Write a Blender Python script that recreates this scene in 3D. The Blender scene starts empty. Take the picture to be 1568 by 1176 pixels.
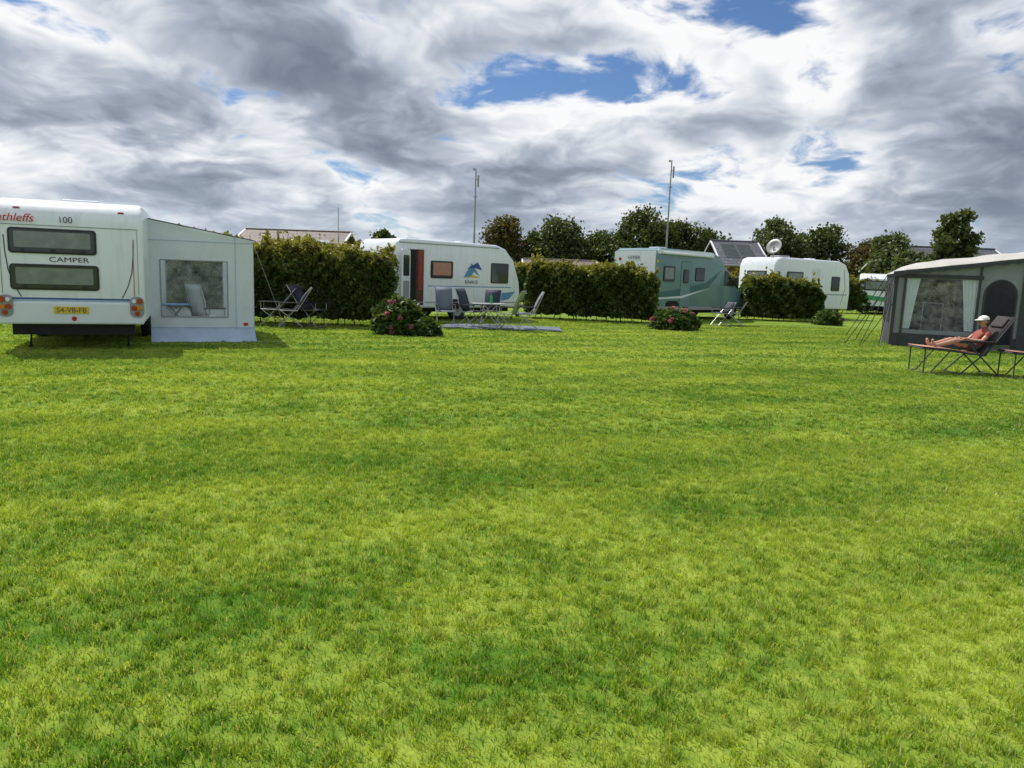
import bpy, bmesh, math, random
import numpy as np
from mathutils import Vector, Matrix
R = math.radians
random.seed(7)
rng = np.random.default_rng(11)
scene = bpy.context.scene
COL = scene.collection

# ------------------------------------------------------------------ materials
def newmat(name):
    m = bpy.data.materials.new(name); m.use_nodes = True
    nt = m.node_tree
    return m, nt, nt.nodes["Principled BSDF"], nt.nodes["Material Output"]

def N(nt, typ, **kw):
    n = nt.nodes.new(typ)
    for k, v in kw.items():
        setattr(n, k, v)
    return n

def math_node(nt, op, a, b=None, c=None, clamp=False):
    n = nt.nodes.new("ShaderNodeMath"); n.operation = op; n.use_clamp = clamp
    for i, v in enumerate((a, b, c)):
        if v is None: continue
        if isinstance(v, (int, float)): n.inputs[i].default_value = v
        else: nt.links.new(v, n.inputs[i])
    return n.outputs[0]

def mix_col(nt, f, a, b, blend='MIX'):
    n = nt.nodes.new("ShaderNodeMix"); n.data_type = 'RGBA'; n.blend_type = blend
    for idx, v in ((0, f), (6, a), (7, b)):
        if isinstance(v, (int, float)): n.inputs[idx].default_value = v
        elif isinstance(v, tuple): n.inputs[idx].default_value = (*v, 1) if len(v) == 3 else v
        else: nt.links.new(v, n.inputs[idx])
    return n.outputs[2]

def noise(nt, vec, scale, detail=3, rough=.5, dist=0, dim='3D'):
    n = nt.nodes.new("ShaderNodeTexNoise"); n.noise_dimensions = dim
    n.inputs['Scale'].default_value = scale; n.inputs['Detail'].default_value = detail
    n.inputs['Roughness'].default_value = rough; n.inputs['Distortion'].default_value = dist
    if vec is not None: nt.links.new(vec, n.inputs['Vector'])
    return n.outputs[0]

def surf(name, col, rough=.5, var=.12, scale=3.0, bump=0.0, metal=0.0, spec=.5, coat=0, dirt=None, thru=0):
    m, nt, b, o = newmat(name)
    tc = N(nt, "ShaderNodeTexCoord")
    nz = noise(nt, tc.outputs['Object'], scale, 4, .6)
    f = math_node(nt, 'MULTIPLY_ADD', nz, 1.6, -.3, True)
    dark = tuple(c*(1-var*1.6) for c in col); lite = tuple(min(1, c*(1+var)) for c in col)
    c = mix_col(nt, f, dark, lite)
    if dirt:
        st = N(nt, "ShaderNodeMapping"); st.inputs['Scale'].default_value = (6, 6, .5)
        nt.links.new(tc.outputs['Object'], st.inputs[0])
        n2 = noise(nt, st.outputs[0], 1.5, 4, .6)
        g = math_node(nt, 'MULTIPLY_ADD', n2, 3.0, -1.45, True)
        g = math_node(nt, 'MULTIPLY', g, .35)
        c = mix_col(nt, g, c, dirt)
    nt.links.new(c, b.inputs['Base Color'])
    b.inputs['Roughness'].default_value = rough; b.inputs['Metallic'].default_value = metal
    b.inputs['Specular IOR Level'].default_value = spec
    b.inputs['Coat Weight'].default_value = coat
    if bump:
        bn = N(nt, "ShaderNodeBump"); bn.inputs['Strength'].default_value = bump
        bn.inputs['Distance'].default_value = .02
        nz2 = noise(nt, tc.outputs['Object'], scale*4, 4, .6)
        nt.links.new(nz2, bn.inputs['Height']); nt.links.new(bn.outputs[0], b.inputs['Normal'])
    if thru:
        tr = N(nt, "ShaderNodeBsdfTranslucent"); nt.links.new(c, tr.inputs[0])
        mx = N(nt, "ShaderNodeMixShader"); mx.inputs[0].default_value = thru
        nt.links.new(b.outputs[0], mx.inputs[1]); nt.links.new(tr.outputs[0], mx.inputs[2]); nt.links.new(mx.outputs[0], o.inputs[0])
    return m

def foliage(name, c1, c2, c3=None, trans=.35, topcol=None, toplo=1.5, tophi=2.1, nscale=.9):
    m, nt, b, o = newmat(name)
    g = N(nt, "ShaderNodeNewGeometry")
    rnd = g.outputs['Random Per Island']
    nz = noise(nt, g.outputs['Position'], nscale, 3, .6)
    f = math_node(nt, 'ADD', math_node(nt, 'MULTIPLY', rnd, .6), math_node(nt, 'MULTIPLY_ADD', nz, 1.6, -.6))
    f = math_node(nt, 'MULTIPLY', f, 1.0, clamp=True)
    c = mix_col(nt, f, c1, c2)
    if c3:
        h = math_node(nt, 'GREATER_THAN', math_node(nt, 'FRACT', math_node(nt, 'MULTIPLY', rnd, 17.3)), .9)
        c = mix_col(nt, h, c, c3)
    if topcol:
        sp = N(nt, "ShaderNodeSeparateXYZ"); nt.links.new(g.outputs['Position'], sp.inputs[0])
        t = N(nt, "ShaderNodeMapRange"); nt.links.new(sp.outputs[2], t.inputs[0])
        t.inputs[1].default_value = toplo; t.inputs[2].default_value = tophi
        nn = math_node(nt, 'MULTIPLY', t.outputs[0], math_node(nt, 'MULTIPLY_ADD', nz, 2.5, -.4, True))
        c = mix_col(nt, nn, c, topcol)  # upper leaves: young yellow growth and sunlit highlight painted in
    nt.links.new(c, b.inputs['Base Color'])
    b.inputs['Roughness'].default_value = .5; b.inputs['Specular IOR Level'].default_value = .35
    tr = N(nt, "ShaderNodeBsdfTranslucent")
    c2_ = mix_col(nt, 1.0, c, (1.5, 1.35, .5), 'MULTIPLY')
    nt.links.new(c2_, tr.inputs[0])
    mx = N(nt, "ShaderNodeMixShader"); mx.inputs[0].default_value = trans
    nt.links.new(b.outputs[0], mx.inputs[1]); nt.links.new(tr.outputs[0], mx.inputs[2])
    nt.links.new(mx.outputs[0], o.inputs[0])
    return m

def glass(name, tint, rough=.05):
    m, nt, b, o = newmat(name)
    tc = N(nt, "ShaderNodeTexCoord")
    nz = noise(nt, tc.outputs['Object'], 2.2, 3, .5)
    f = math_node(nt, 'MULTIPLY_ADD', nz, 2, -.5, True)
    c = mix_col(nt, f, tuple(t*.5 for t in tint), tint)
    nt.links.new(c, b.inputs['Base Color'])
    b.inputs['Roughness'].default_value = rough
    bn = N(nt, "ShaderNodeBump"); bn.inputs['Strength'].default_value = .08
    nt.links.new(nz, bn.inputs['Height']); nt.links.new(bn.outputs[0], b.inputs['Normal'])
    return m

def vinyl(name, tint=(.9, .93, .95), alpha=.10):
    m, nt, b, o = newmat(name)
    tc = N(nt, "ShaderNodeTexCoord")
    nz = noise(nt, tc.outputs['Object'], 3.5, 3, .5, .6)
    b.inputs['Base Color'].default_value = (*tint, 1); b.inputs['Roughness'].default_value = .12
    bn = N(nt, "ShaderNodeBump"); bn.inputs['Strength'].default_value = .5; bn.inputs['Distance'].default_value = .08
    nt.links.new(nz, bn.inputs['Height']); nt.links.new(bn.outputs[0], b.inputs['Normal'])
    tr = N(nt, "ShaderNodeBsdfTransparent"); mx = N(nt, "ShaderNodeMixShader")
    tr.inputs[0].default_value = (.93, .95, .96, 1)
    f = math_node(nt, 'MULTIPLY_ADD', nz, .5, alpha-.25, True)
    nt.links.new(f, mx.inputs[0]); nt.links.new(tr.outputs[0], mx.inputs[1]); nt.links.new(b.outputs[0], mx.inputs[2])
    nt.links.new(mx.outputs[0], o.inputs[0])
    return m

M = {}
M['white'] = surf('caravan_white', (.80, .84, .89), .28, .03, 1.5, dirt=(.42, .44, .44), coat=.3)
M['white2'] = surf('panel_white', (.72, .76, .82), .4, .04, 2)
M['offwhite'] = surf('awning_white', (.76, .81, .88), .6, .06, 2.5, bump=.4, thru=.12)
M['awnroof'] = surf('awning_roof_white', (.76, .81, .88), .6, .06, 2.5, bump=.4, thru=.45)
M['greyskirt'] = surf('awning_skirt', (.44, .54, .72), .55, .1, 4, bump=.3)
M['glass'] = glass('dark_acrylic', (.055, .065, .06))
M['blind_reflection'] = surf('window_blind', (.20, .23, .22), .35, .25, 5, coat=.6)
M['black'] = surf('black_rubber', (.025, .025, .028), .6, .2, 8)
M['dark'] = surf('dark_interior', (.015, .015, .016), .9, .2, 3)
M['inside'] = surf('warm_interior', (.10, .045, .03), .8, .4, 3)
M['charcoal'] = surf('charcoal_fabric', (.05, .055, .065), .75, .2, 6, bump=.2)
M['grey'] = surf('grey_trim', (.30, .31, .33), .5, .1, 4)
M['tentgrey'] = surf('tent_grey', (.27, .29, .32), .7, .12, 3, bump=.4, thru=.1)
M['cream'] = surf('tent_roof_cream', (.64, .63, .59), .65, .12, 2, bump=.4, thru=.3)
M['red'] = surf('red_paint', (.45, .02, .02), .4, .1, 5)
M['redlens'] = surf('red_lens', (.40, .01, .015), .12, .2, 20, coat=1)
M['amber'] = surf('amber_lens', (.6, .2, .02), .12, .1, 20, coat=1)
M['blue'] = surf('blue_paint', (.03, .08, .28), .4, .1, 5)
M['lightblue'] = surf('light_blue_paint', (.10, .28, .50), .4, .1, 5)
M['yellow'] = surf('plate_yellow', (.70, .50, .03), .4, .05, 5)
M['text'] = surf('dark_lettering', (.06, .06, .08), .5, .1, 5)
M['alu'] = surf('aluminium', (.45, .46, .48), .35, .1, 10, metal=.8)
M['steel'] = surf('galvanised_steel', (.30, .32, .33), .5, .15, 10, metal=.4)
M['teal'] = surf('teal_paint', (.13, .235, .255), .3, .05, 2, coat=.4)
M['tealdark'] = surf('teal_dark', (.04, .13, .14), .3, .05, 2)
M['green'] = surf('green_stripe', (.04, .33, .12), .4, .1, 5)
M['chairblue'] = surf('chair_fabric_dark', (.035, .045, .065), .8, .2, 20)
M['chairgreen'] = surf('chair_fabric_lime', (.26, .34, .10), .8, .12, 20)
M['chairgrey'] = surf('chair_fabric_grey', (.15, .18, .23), .8, .12, 20)
M['chairbrown'] = surf('chair_fabric_black', (.035, .03, .032), .8, .2, 20)
M['pad'] = surf('towel_pink', (.50, .26, .20), .9, .15, 12, bump=.4)
M['skin'] = surf('skin', (.50, .27, .18), .5, .1, 10)
M['shirt'] = surf('shirt_red', (.30, .07, .055), .85, .15, 15)
M['shorts'] = surf('shorts', (.10, .08, .09), .85, .15, 15)
M['hair'] = surf('hair', (.12, .07, .04), .7, .3, 30)
M['cap'] = surf('cap_white', (.78, .78, .76), .8, .05, 10)
M['sheet'] = surf('groundsheet', (.12, .15, .20), .8, .3, 4, bump=.3)
M['bark'] = surf('bark', (.10, .08, .06), .9, .3, 6, bump=.6)
M['stem'] = surf('stem', (.06, .055, .035), .9, .3, 6)

def tiles(name, c1, c2, sx=3.0, sz=3.0):
    m, nt, b, o = newmat(name)
    tc = N(nt, "ShaderNodeTexCoord")
    br = N(nt, "ShaderNodeTexBrick")
    br.inputs['Color1'].default_value = (*c1, 1); br.inputs['Color2'].default_value = (*c2, 1)
    br.inputs['Mortar'].default_value = (*[c*.4 for c in c1], 1)
    br.inputs['Scale'].default_value = 1.0
    br.inputs['Brick Width'].default_value = sx; br.inputs['Row Height'].default_value = sz
    br.inputs['Mortar Size'].default_value = .02
    mp = N(nt, "ShaderNodeMapping"); mp.inputs['Rotation'].default_value = (R(90), 0, 0)
    nt.links.new(tc.outputs['Object'], mp.inputs[0]); nt.links.new(mp.outputs[0], br.inputs[0])
    nt.links.new(br.outputs[0], b.inputs['Base Color']); b.inputs['Roughness'].default_value = .7
    return m
M['brick'] = tiles('brick', (.30, .14, .09), (.22, .10, .07), .22, .07)
M['rooftile'] = tiles('roof_tile_brown', (.17, .13, .12), (.13, .10, .10), .3, .22)
M['roofdark'] = tiles('roof_tile_dark', (.07, .08, .10), (.10, .11, .13), .3, .22)
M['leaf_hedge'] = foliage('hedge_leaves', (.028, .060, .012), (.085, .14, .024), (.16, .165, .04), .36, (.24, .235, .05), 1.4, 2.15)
M['leaf_tree'] = foliage('tree_leaves', (.035, .06, .020), (.085, .12, .032), (.11, .13, .045), .35, nscale=.5)
M['leaf_tree2'] = foliage('tree_leaves_light', (.045, .075, .03), (.11, .15, .05), (.13, .15, .06), .35, nscale=.5)
M['leaf_tree3'] = foliage('tree_leaves_reddish', (.055, .055, .022), (.11, .11, .035), (.16, .10, .05), .35, nscale=.8)
M['leaf_hyd'] = foliage('hydrangea_leaves', (.035, .075, .018), (.09, .15, .03), None, .3, nscale=3)
M['petal'] = foliage('hydrangea_petals', (.38, .06, .18), (.60, .20, .36), (.45, .32, .22), .3, nscale=4)
M['vinyl'] = vinyl('clear_vinyl')

# ------------------------------------------------------------------ mesh helpers
def link(ob, parent=None):
    COL.objects.link(ob)
    if parent is not None: ob.parent = parent
    return ob

def empty(name, loc=(0, 0, 0), rz=0):
    e = bpy.data.objects.new(name, None); e.empty_display_size = .2
    e.location = loc; e.rotation_euler = (0, 0, rz)
    return link(e)

def obj(name, verts, faces, mat, parent=None, smooth=False):
    me = bpy.data.meshes.new(name); me.from_pydata([tuple(v) for v in verts], [], faces); me.update()
    if smooth:
        me.polygons.foreach_set('use_smooth', [True]*len(me.polygons))
    me.materials.append(mat)
    return link(bpy.data.objects.new(name, me), parent)

def from_bm(name, bm, mat, parent=None, smooth=False):
    me = bpy.data.meshes.new(name); bmesh.ops.recalc_face_normals(bm, faces=bm.faces[:])
    bm.to_mesh(me); bm.free()
    if smooth: me.polygons.foreach_set('use_smooth', [True]*len(me.polygons))
    me.materials.append(mat)
    return link(bpy.data.objects.new(name, me), parent)

def extr(name, parent, mat, prof, axis, a0, a1, bev=0, seg=3, smooth=False):
    bm = bmesh.new()
    def P(p, a):
        return {'y': (p[0], a, p[1]), 'x': (a, p[0], p[1]), 'z': (p[0], p[1], a)}[axis]
    v0 = [bm.verts.new(P(p, a0)) for p in prof]; v1 = [bm.verts.new(P(p, a1)) for p in prof]
    bm.faces.new(v0); bm.faces.new(v1[::-1]); n = len(prof)
    for i in range(n): bm.faces.new((v0[i], v1[i], v1[(i+1) % n], v0[(i+1) % n]))
    bmesh.ops.recalc_face_normals(bm, faces=bm.faces[:])
    if bev:
        es = [e for e in bm.edges if (e.verts[0] in v0) == (e.verts[1] in v0)]
        bmesh.ops.bevel(bm, geom=es, offset=bev, segments=seg, profile=.5, affect='EDGES', clamp_overlap=True)
    o = from_bm(name, bm, mat, parent)
    if smooth:
        o.data.polygons.foreach_set('use_smooth', [True]*len(o.data.polygons))
        try: o.data.set_sharp_from_angle(angle=R(35))
        except Exception: pass
    return o

def box(name, parent, mat, x0, x1, y0, y1, z0, z1, bev=0):
    bm = bmesh.new()
    bmesh.ops.create_cube(bm, size=1)
    for v in bm.verts:
        v.co = Vector(((x0+x1)/2+v.co.x*(x1-x0), (y0+y1)/2+v.co.y*(y1-y0), (z0+z1)/2+v.co.z*(z1-z0)))
    if bev: bmesh.ops.bevel(bm, geom=bm.edges[:], offset=bev, segments=2, profile=.5, affect='EDGES')
    return from_bm(name, bm, mat, parent)

def rrect(a0, a1, z0, z1, r, k=4):
    pts = []
    for cx, cz, s in ((a1-r, z1-r, 0), (a0+r, z1-r, 90), (a0+r, z0+r, 180), (a1-r, z0+r, 270)):
        for i in range(k+1):
            t = R(s+90*i/k); pts.append((cx+r*math.cos(t), cz+r*math.sin(t)))
    return pts

def plate(name, parent, mat, a0, a1, z0, z1, axis='y', off=0, t=.015, r=.05):
    return extr(name, parent, mat, rrect(a0, a1, z0, z1, r), axis, off-t, off, 0)

def window(name, parent, a0, a1, z0, z1, axis='y', off=0, inner='blind_reflection', frame=None, r=.06):
    plate(name+'_frame', parent, frame or M['black'], a0, a1, z0, z1, axis, off, .018, r)
    plate(name+'_glass', parent, M['glass'], a0+.03, a1-.03, z0+.03, z1-.03, axis, off-.018, .012, r*.8)
    if inner:
        plate(name+'_blind', parent, M[inner], a0+.09, a1-.09, z0+.10, z1-.06, axis, off-.030, .003, r*.4)  # lighter band painted as a blind's reflection in the glass

def tubes(name, parent, mat, segs, k=8):
    V = []; F = []
    for s in segs:
        p, q, r0 = Vector(s[0]), Vector(s[1]), s[2]; r1 = s[3] if len(s) > 3 else r0
        d = (q-p)
        if d.length < 1e-6: continue
        d.normalize(); a = d.orthogonal().normalized(); b = d.cross(a)
        i0 = len(V)
        for c, r in ((p, r0), (q, r1)):
            for i in range(k):
                t = 2*math.pi*i/k; V.append(c+a*(r*math.cos(t))+b*(r*math.sin(t)))
        for i in range(k): F.append((i0+i, i0+(i+1) % k, i0+k+(i+1) % k, i0+k+i))
        F.append(tuple(i0+i for i in range(k))[::-1]); F.append(tuple(i0+k+i for i in range(k)))
    return obj(name, V, F, mat, parent, smooth=False)

def disc_wheel(name, parent, x, y, z, r, w, hub=None):
    prof = [(.55*r, -w/2), (.9*r, -w/2), (r, -w*.36), (r, w*.36), (.9*r, w/2), (.55*r, w/2)]
    V = []; F = []; k = 24
    for i in range(k):
        t = 2*math.pi*i/k
        for rr, yy in prof: V.append((x+rr*math.cos(t), y+yy, z+rr*math.sin(t)))
    n = len(prof)
    for i in range(k):
        for j in range(n-1):
            F.append((i*n+j, ((i+1) % k)*n+j, ((i+1) % k)*n+j+1, i*n+j+1))
    obj(name+'_tyre', V, F, M['black'], parent, True)
    tubes(name+'_rim', parent, hub or M['alu'], [((x, y-w*.40, z), (x, y+w*.4, z), r*.58)], 20)
    tubes(name+'_hub', parent, M['grey'], [((x, y-w*.46, z), (x, y-w*.40, z), r*.2)], 12)

def text(name, parent, body, size, loc, mat, axis='y', shear=0, ex=.002, align='CENTER'):
    cu = bpy.data.curves.new(name, 'FONT'); cu.body = body; cu.size = size; cu.extrude = ex
    cu.align_x = align; cu.align_y = 'CENTER'; cu.shear = shear
    cu.materials.append(mat)
    o = bpy.data.objects.new(name, cu); link(o, parent)
    if axis == 'y': rot = Matrix(((1, 0, 0), (0, 0, -1), (0, 1, 0)))
    else: rot = Matrix(((0, 0, -1), (-1, 0, 0), (0, 1, 0)))
    o.rotation_euler = rot.to_euler(); o.location = loc
    return o

def np_mesh(name, V, quads=None, tris=None, mat=None, parent=None):
    me = bpy.data.meshes.new(name)
    nq = 0 if quads is None else len(quads); ntr = 0 if tris is None else len(tris)
    me.vertices.add(len(V)); me.vertices.foreach_set('co', V.astype(np.float32).ravel())
    loops = []; starts = []; tot = []
    if nq:
        loops.append(quads.ravel()); starts.append(np.arange(nq)*4); tot.append(np.full(nq, 4))
    if ntr:
        loops.append(tris.ravel()); starts.append(nq*4+np.arange(ntr)*3); tot.append(np.full(ntr, 3))
    loops = np.concatenate(loops).astype(np.int32)
    me.loops.add(len(loops)); me.loops.foreach_set('vertex_index', loops)
    me.polygons.add(nq+ntr); me.polygons.foreach_set('loop_start', np.concatenate(starts).astype(np.int32))
    me.polygons.foreach_set('loop_total', np.concatenate(tot).astype(np.int32))
    me.update(calc_edges=True); me.validate()
    if mat: me.materials.append(mat)
    return me

def leaves(name, P, size, mat, parent=None, up=.3, aspect=.62):
    n = len(P)
    nrm = rng.normal(size=(n, 3)); nrm[:, 2] += up*2
    nrm /= np.linalg.norm(nrm, axis=1, keepdims=True)
    a = np.cross(nrm, rng.normal(size=(n, 3))); a /= np.linalg.norm(a, axis=1, keepdims=True)
    b = np.cross(nrm, a)
    s = (size*rng.uniform(.6, 1.35, n))[:, None]
    fold = nrm*s*.18
    V = np.stack([P-a*s, P-b*s*aspect+fold, P+a*s, P+b*s*aspect+fold], 1).reshape(-1, 3)
    Q = np.arange(n*4).reshape(n, 4)
    me = np_mesh(name, V, quads=Q, mat=mat)
    return link(bpy.data.objects.new(name, me), parent)

# ------------------------------------------------------------------ sky
SUNV = Vector((.48, -.50, -1))
SUN_EL = math.atan2(1, math.hypot(.48, .50))
world = bpy.data.worlds.new("World"); scene.world = world; world.use_nodes = True
def build_sky():
    K = .28
    nt = world.node_tree; nt.nodes.clear()
    out = N(nt, "ShaderNodeOutputWorld")
    sky = N(nt, "ShaderNodeTexSky"); sky.sky_type = 'NISHITA'; sky.sun_disc = False
    sky.sun_elevation = SUN_EL; sky.sun_rotation = R(-44); sky.air_density = 1.0; sky.dust_density = .3; sky.ozone_density = 3
    bg = N(nt, "ShaderNodeBackground"); bg.inputs[1].default_value = .09
    nt.links.new(mix_col(nt, 1.0, sky.outputs[0], (.66, .80, 1.0), 'MULTIPLY'), bg.inputs[0])
    tc = N(nt, "ShaderNodeTexCoord"); sp = N(nt, "ShaderNodeSeparateXYZ")
    nt.links.new(tc.outputs['Generated'], sp.inputs[0])
    x, y, z = sp.outputs
    zp = math_node(nt, 'MAXIMUM', z, 0)
    zc = math_node(nt, 'ADD', zp, K)
    px = math_node(nt, 'DIVIDE', x, zc); py = math_node(nt, 'DIVIDE', y, zc)
    cv = N(nt, "ShaderNodeCombineXYZ"); nt.links.new(px, cv.inputs[0]); nt.links.new(py, cv.inputs[1])
    vec0 = cv.outputs[0]
    wn = N(nt, "ShaderNodeTexNoise"); wn.noise_dimensions = '2D'; wn.inputs['Scale'].default_value = 2.6; wn.inputs['Detail'].default_value = 2
    nt.links.new(vec0, wn.inputs['Vector'])
    ws = N(nt, "ShaderNodeVectorMath", operation='MULTIPLY_ADD'); nt.links.new(wn.outputs['Color'], ws.inputs[0])
    ws.inputs[1].default_value = (.24, .24, 0); nt.links.new(vec0, ws.inputs[2])
    vec = ws.outputs[0]
    def off(v, o):
        a = N(nt, "ShaderNodeVectorMath", operation='ADD'); nt.links.new(v, a.inputs[0]); a.inputs[1].default_value = o
        return a.outputs[0]
    base = (8.3, 3.1, 0)
    n1 = noise(nt, off(vec, base), 2.1, 7, .56, 0, '2D')
    n2 = noise(nt, off(vec, (base[0]-.03, base[1]-.07, 0)), 2.1, 4, .54, 0, '2D')
    big = noise(nt, off(vec0, (9.1, 4.2, 0)), 1.0, 1, .5, 0, '2D')
    fine = noise(nt, off(vec, (1.1, 7.2, 0)), 8, 4, .6, 0, '2D')
    def blob(az, el, sa, se, amp):
        e = math.sin(R(el)); h = math.cos(R(el)); zz = e+K
        cx, cy = math.sin(R(az))*h/zz, math.cos(R(az))*h/zz
        sx = R(sa)*h/zz; sy = cy*R(se)/zz
        dx = math_node(nt, 'MULTIPLY_ADD', px, 1/sx, -cx/sx)
        dy = math_node(nt, 'MULTIPLY_ADD', py, 1/sy, -cy/sy)
        r2 = math_node(nt, 'MULTIPLY_ADD', dx, dx, math_node(nt, 'MULTIPLY', dy, dy))
        return math_node(nt, 'MULTIPLY', math_node(nt, 'POWER', .3679, r2), amp)
    def total(lst):
        t = None
        for b_ in lst:
            v = blob(*b_); t = v if t is None else math_node(nt, 'ADD', t, v)
        return t
    gap = total([(6, 14.8, 6.5, 2.6, .25), (16, 12.4, 6, 2.1, .29), (15, 18.5, 7, 2.0, .19)])
    c = math_node(nt, 'SUBTRACT', math_node(nt, 'MULTIPLY_ADD', n1, 1.5, -.06), gap)
    c = math_node(nt, 'ADD', c, math_node(nt, 'MULTIPLY_ADD', fine, .34, -.17))
    alpha = N(nt, "ShaderNodeMapRange", interpolation_type='SMOOTHSTEP'); nt.links.new(c, alpha.inputs[0])
    alpha.inputs[1].default_value = .34; alpha.inputs[2].default_value = .54
    rel = math_node(nt, 'MULTIPLY', math_node(nt, 'SUBTRACT', n1, n2), 2.4)
    thick = math_node(nt, 'MULTIPLY_ADD', n1, -1.5, .75)
    bg2 = math_node(nt, 'MULTIPLY_ADD', big, -.9, .45)
    fn = math_node(nt, 'MULTIPLY_ADD', fine, .5, -.25)
    bias = total([(-22, 17.3, 12, 2.8, .36), (-2, 18, 8, 2, .26), (18, 5.3, 4.2, 1.3, .40), (-28, 6.5, 10, 1.3, .22),
                  (-16, 13.3, 7, 1.5, -.22), (-2, 12.3, 5, 1.6, -.26), (30, 12.5, 6, 3.4, -.28),
                  (-30, 9.5, 10, 1.0, -.12), (3, 10, 7, .8, .20), (-15, 9.7, 5, .9, .2), (22, 15, 3.5, 3, .24)])
    t = math_node(nt, 'ADD', math_node(nt, 'ADD', rel, thick), math_node(nt, 'ADD', bg2, fn))
    t = math_node(nt, 'ADD', math_node(nt, 'ADD', t, bias), .56)
    edge = math_node(nt, 'MULTIPLY', math_node(nt, 'SUBTRACT', .66, c, clamp=True), 1.3)
    t = math_node(nt, 'ADD', t, edge, clamp=True)
    ramp = N(nt, "ShaderNodeValToRGB"); nt.links.new(t, ramp.inputs[0])
    el = ramp.color_ramp.elements
    el[0].position = 0; el[0].color = (.19, .225, .29, 1)
    el[1].position = 1; el[1].color = (.96, .965, .97, 1)
    for p_, c_ in ((.3, (.28, .325, .40)), (.55, (.44, .49, .575)), (.78, (.71, .75, .81))):
        e = el.new(p_); e.color = (*c_, 1)
    hz = N(nt, "ShaderNodeMapRange"); nt.links.new(z, hz.inputs[0])
    hz.inputs[1].default_value = .0; hz.inputs[2].default_value = .11; hz.inputs[3].default_value = .65; hz.inputs[4].default_value = 0
    ccol = mix_col(nt, hz.outputs[0], ramp.outputs[0], (.52, .60, .71))
    up = N(nt, "ShaderNodeMapRange"); nt.links.new(z, up.inputs[0])
    up.inputs[1].default_value = .36; up.inputs[2].default_value = .8; up.inputs[3].default_value = 1.0; up.inputs[4].default_value = 1.15
    bgc = N(nt, "ShaderNodeBackground"); nt.links.new(ccol, bgc.inputs[0]); nt.links.new(up.outputs[0], bgc.inputs[1])
    a2 = math_node(nt, 'MAXIMUM', alpha.outputs[0], hz.outputs[0])
    mx = N(nt, "ShaderNodeMixShader"); nt.links.new(a2, mx.inputs[0])
    nt.links.new(bg.outputs[0], mx.inputs[1]); nt.links.new(bgc.outputs[0], mx.inputs[2])
    nt.links.new(mx.outputs[0], out.inputs[0])
build_sky()
sl = bpy.data.lights.new("sun", 'SUN'); sl.energy = 5.0; sl.angle = R(.5); sl.color = (1, .95, .87)
so = bpy.data.objects.new("sun", sl); link(so)
so.rotation_euler = SUNV.to_track_quat('-Z', 'Y').to_euler(); so.location = (-20, 20, 50)

# ------------------------------------------------------------------ ground and grass
def grass_color(nt, pos, rnd=None):
    mp = N(nt, "ShaderNodeMapping"); mp.inputs['Scale'].default_value = (.28, 1.3, 1); mp.inputs['Rotation'].default_value = (0, 0, R(14))
    nt.links.new(pos, mp.inputs[0])
    n_str = noise(nt, mp.outputs[0], .6, 2, .55, 0, '2D')
    n_mid = noise(nt, pos, 1.3, 3, .65, 0, '2D')
    n_sm = noise(nt, pos, 9, 2, .6, 0, '2D')
    wv = N(nt, "ShaderNodeTexWave"); wv.wave_type = 'BANDS'; wv.bands_direction = 'X'
    w2 = N(nt, "ShaderNodeMapping"); w2.inputs['Rotation'].default_value = (0, 0, R(62)); nt.links.new(pos, w2.inputs[0]); nt.links.new(w2.outputs[0], wv.inputs[0])
    wv.inputs['Scale'].default_value = .26; wv.inputs['Distortion'].default_value = 1.6; wv.inputs['Detail'].default_value = 1; wv.inputs['Detail Scale'].default_value = .4
    f = math_node(nt, 'ADD', math_node(nt, 'MULTIPLY_ADD', n_str, 1.5, -.75), math_node(nt, 'MULTIPLY_ADD', wv.outputs[0], .30, -.15))
    f = math_node(nt, 'ADD', f, math_node(nt, 'MULTIPLY_ADD', n_mid, 1.4, -.7))
    f = math_node(nt, 'ADD', f, math_node(nt, 'MULTIPLY_ADD', n_sm, 1.3, -.65))
    if rnd is not None: f = math_node(nt, 'ADD', f, math_node(nt, 'MULTIPLY_ADD', rnd, 1.3, -.65))
    f = math_node(nt, 'ADD', f, .5, clamp=True)
    return mix_col(nt, f, (.090, .215, .015), (.37, .47, .065))

def ground_material():
    m, nt, b, o = newmat('lawn_ground')
    g = N(nt, "ShaderNodeNewGeometry")
    c = grass_color(nt, g.outputs['Position'])
    c = mix_col(nt, 1.0, c, (.85, .85, .85), 'MULTIPLY')
    n3 = noise(nt, g.outputs['Position'], 60, 2, .7)
    c = mix_col(nt, math_node(nt, 'MULTIPLY_ADD', n3, 1.6, -.3, True), mix_col(nt, .6, c, (.03, .05, .010)), c)
    nt.links.new(c, b.inputs['Base Color']); b.inputs['Roughness'].default_value = .9
    b.inputs['Specular IOR Level'].default_value = .1
    return m
def blade_material():
    m, nt, b, o = newmat('grass_blades')
    g = N(nt, "ShaderNodeNewGeometry"); rnd = g.outputs['Random Per Island']
    c = grass_color(nt, g.outputs['Position'], rnd)
    dry = math_node(nt, 'GREATER_THAN', math_node(nt, 'FRACT', math_node(nt, 'MULTIPLY', rnd, 31.7)), .93)
    c = mix_col(nt, dry, c, (.50, .45, .18))
    nt.links.new(c, b.inputs['Base Color']); b.inputs['Roughness'].default_value = .38
    b.inputs['Specular IOR Level'].default_value = .55
    tr = N(nt, "ShaderNodeBsdfTranslucent"); nt.links.new(mix_col(nt, 1.0, c, (1.5, 1.4, .8), 'MULTIPLY'), tr.inputs[0])
    mx = N(nt, "ShaderNodeMixShader"); mx.inputs[0].default_value = .42
    nt.links.new(b.outputs[0], mx.inputs[1]); nt.links.new(tr.outputs[0], mx.inputs[2]); nt.links.new(mx.outputs[0], o.inputs[0])
    return m
S = 900
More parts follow.
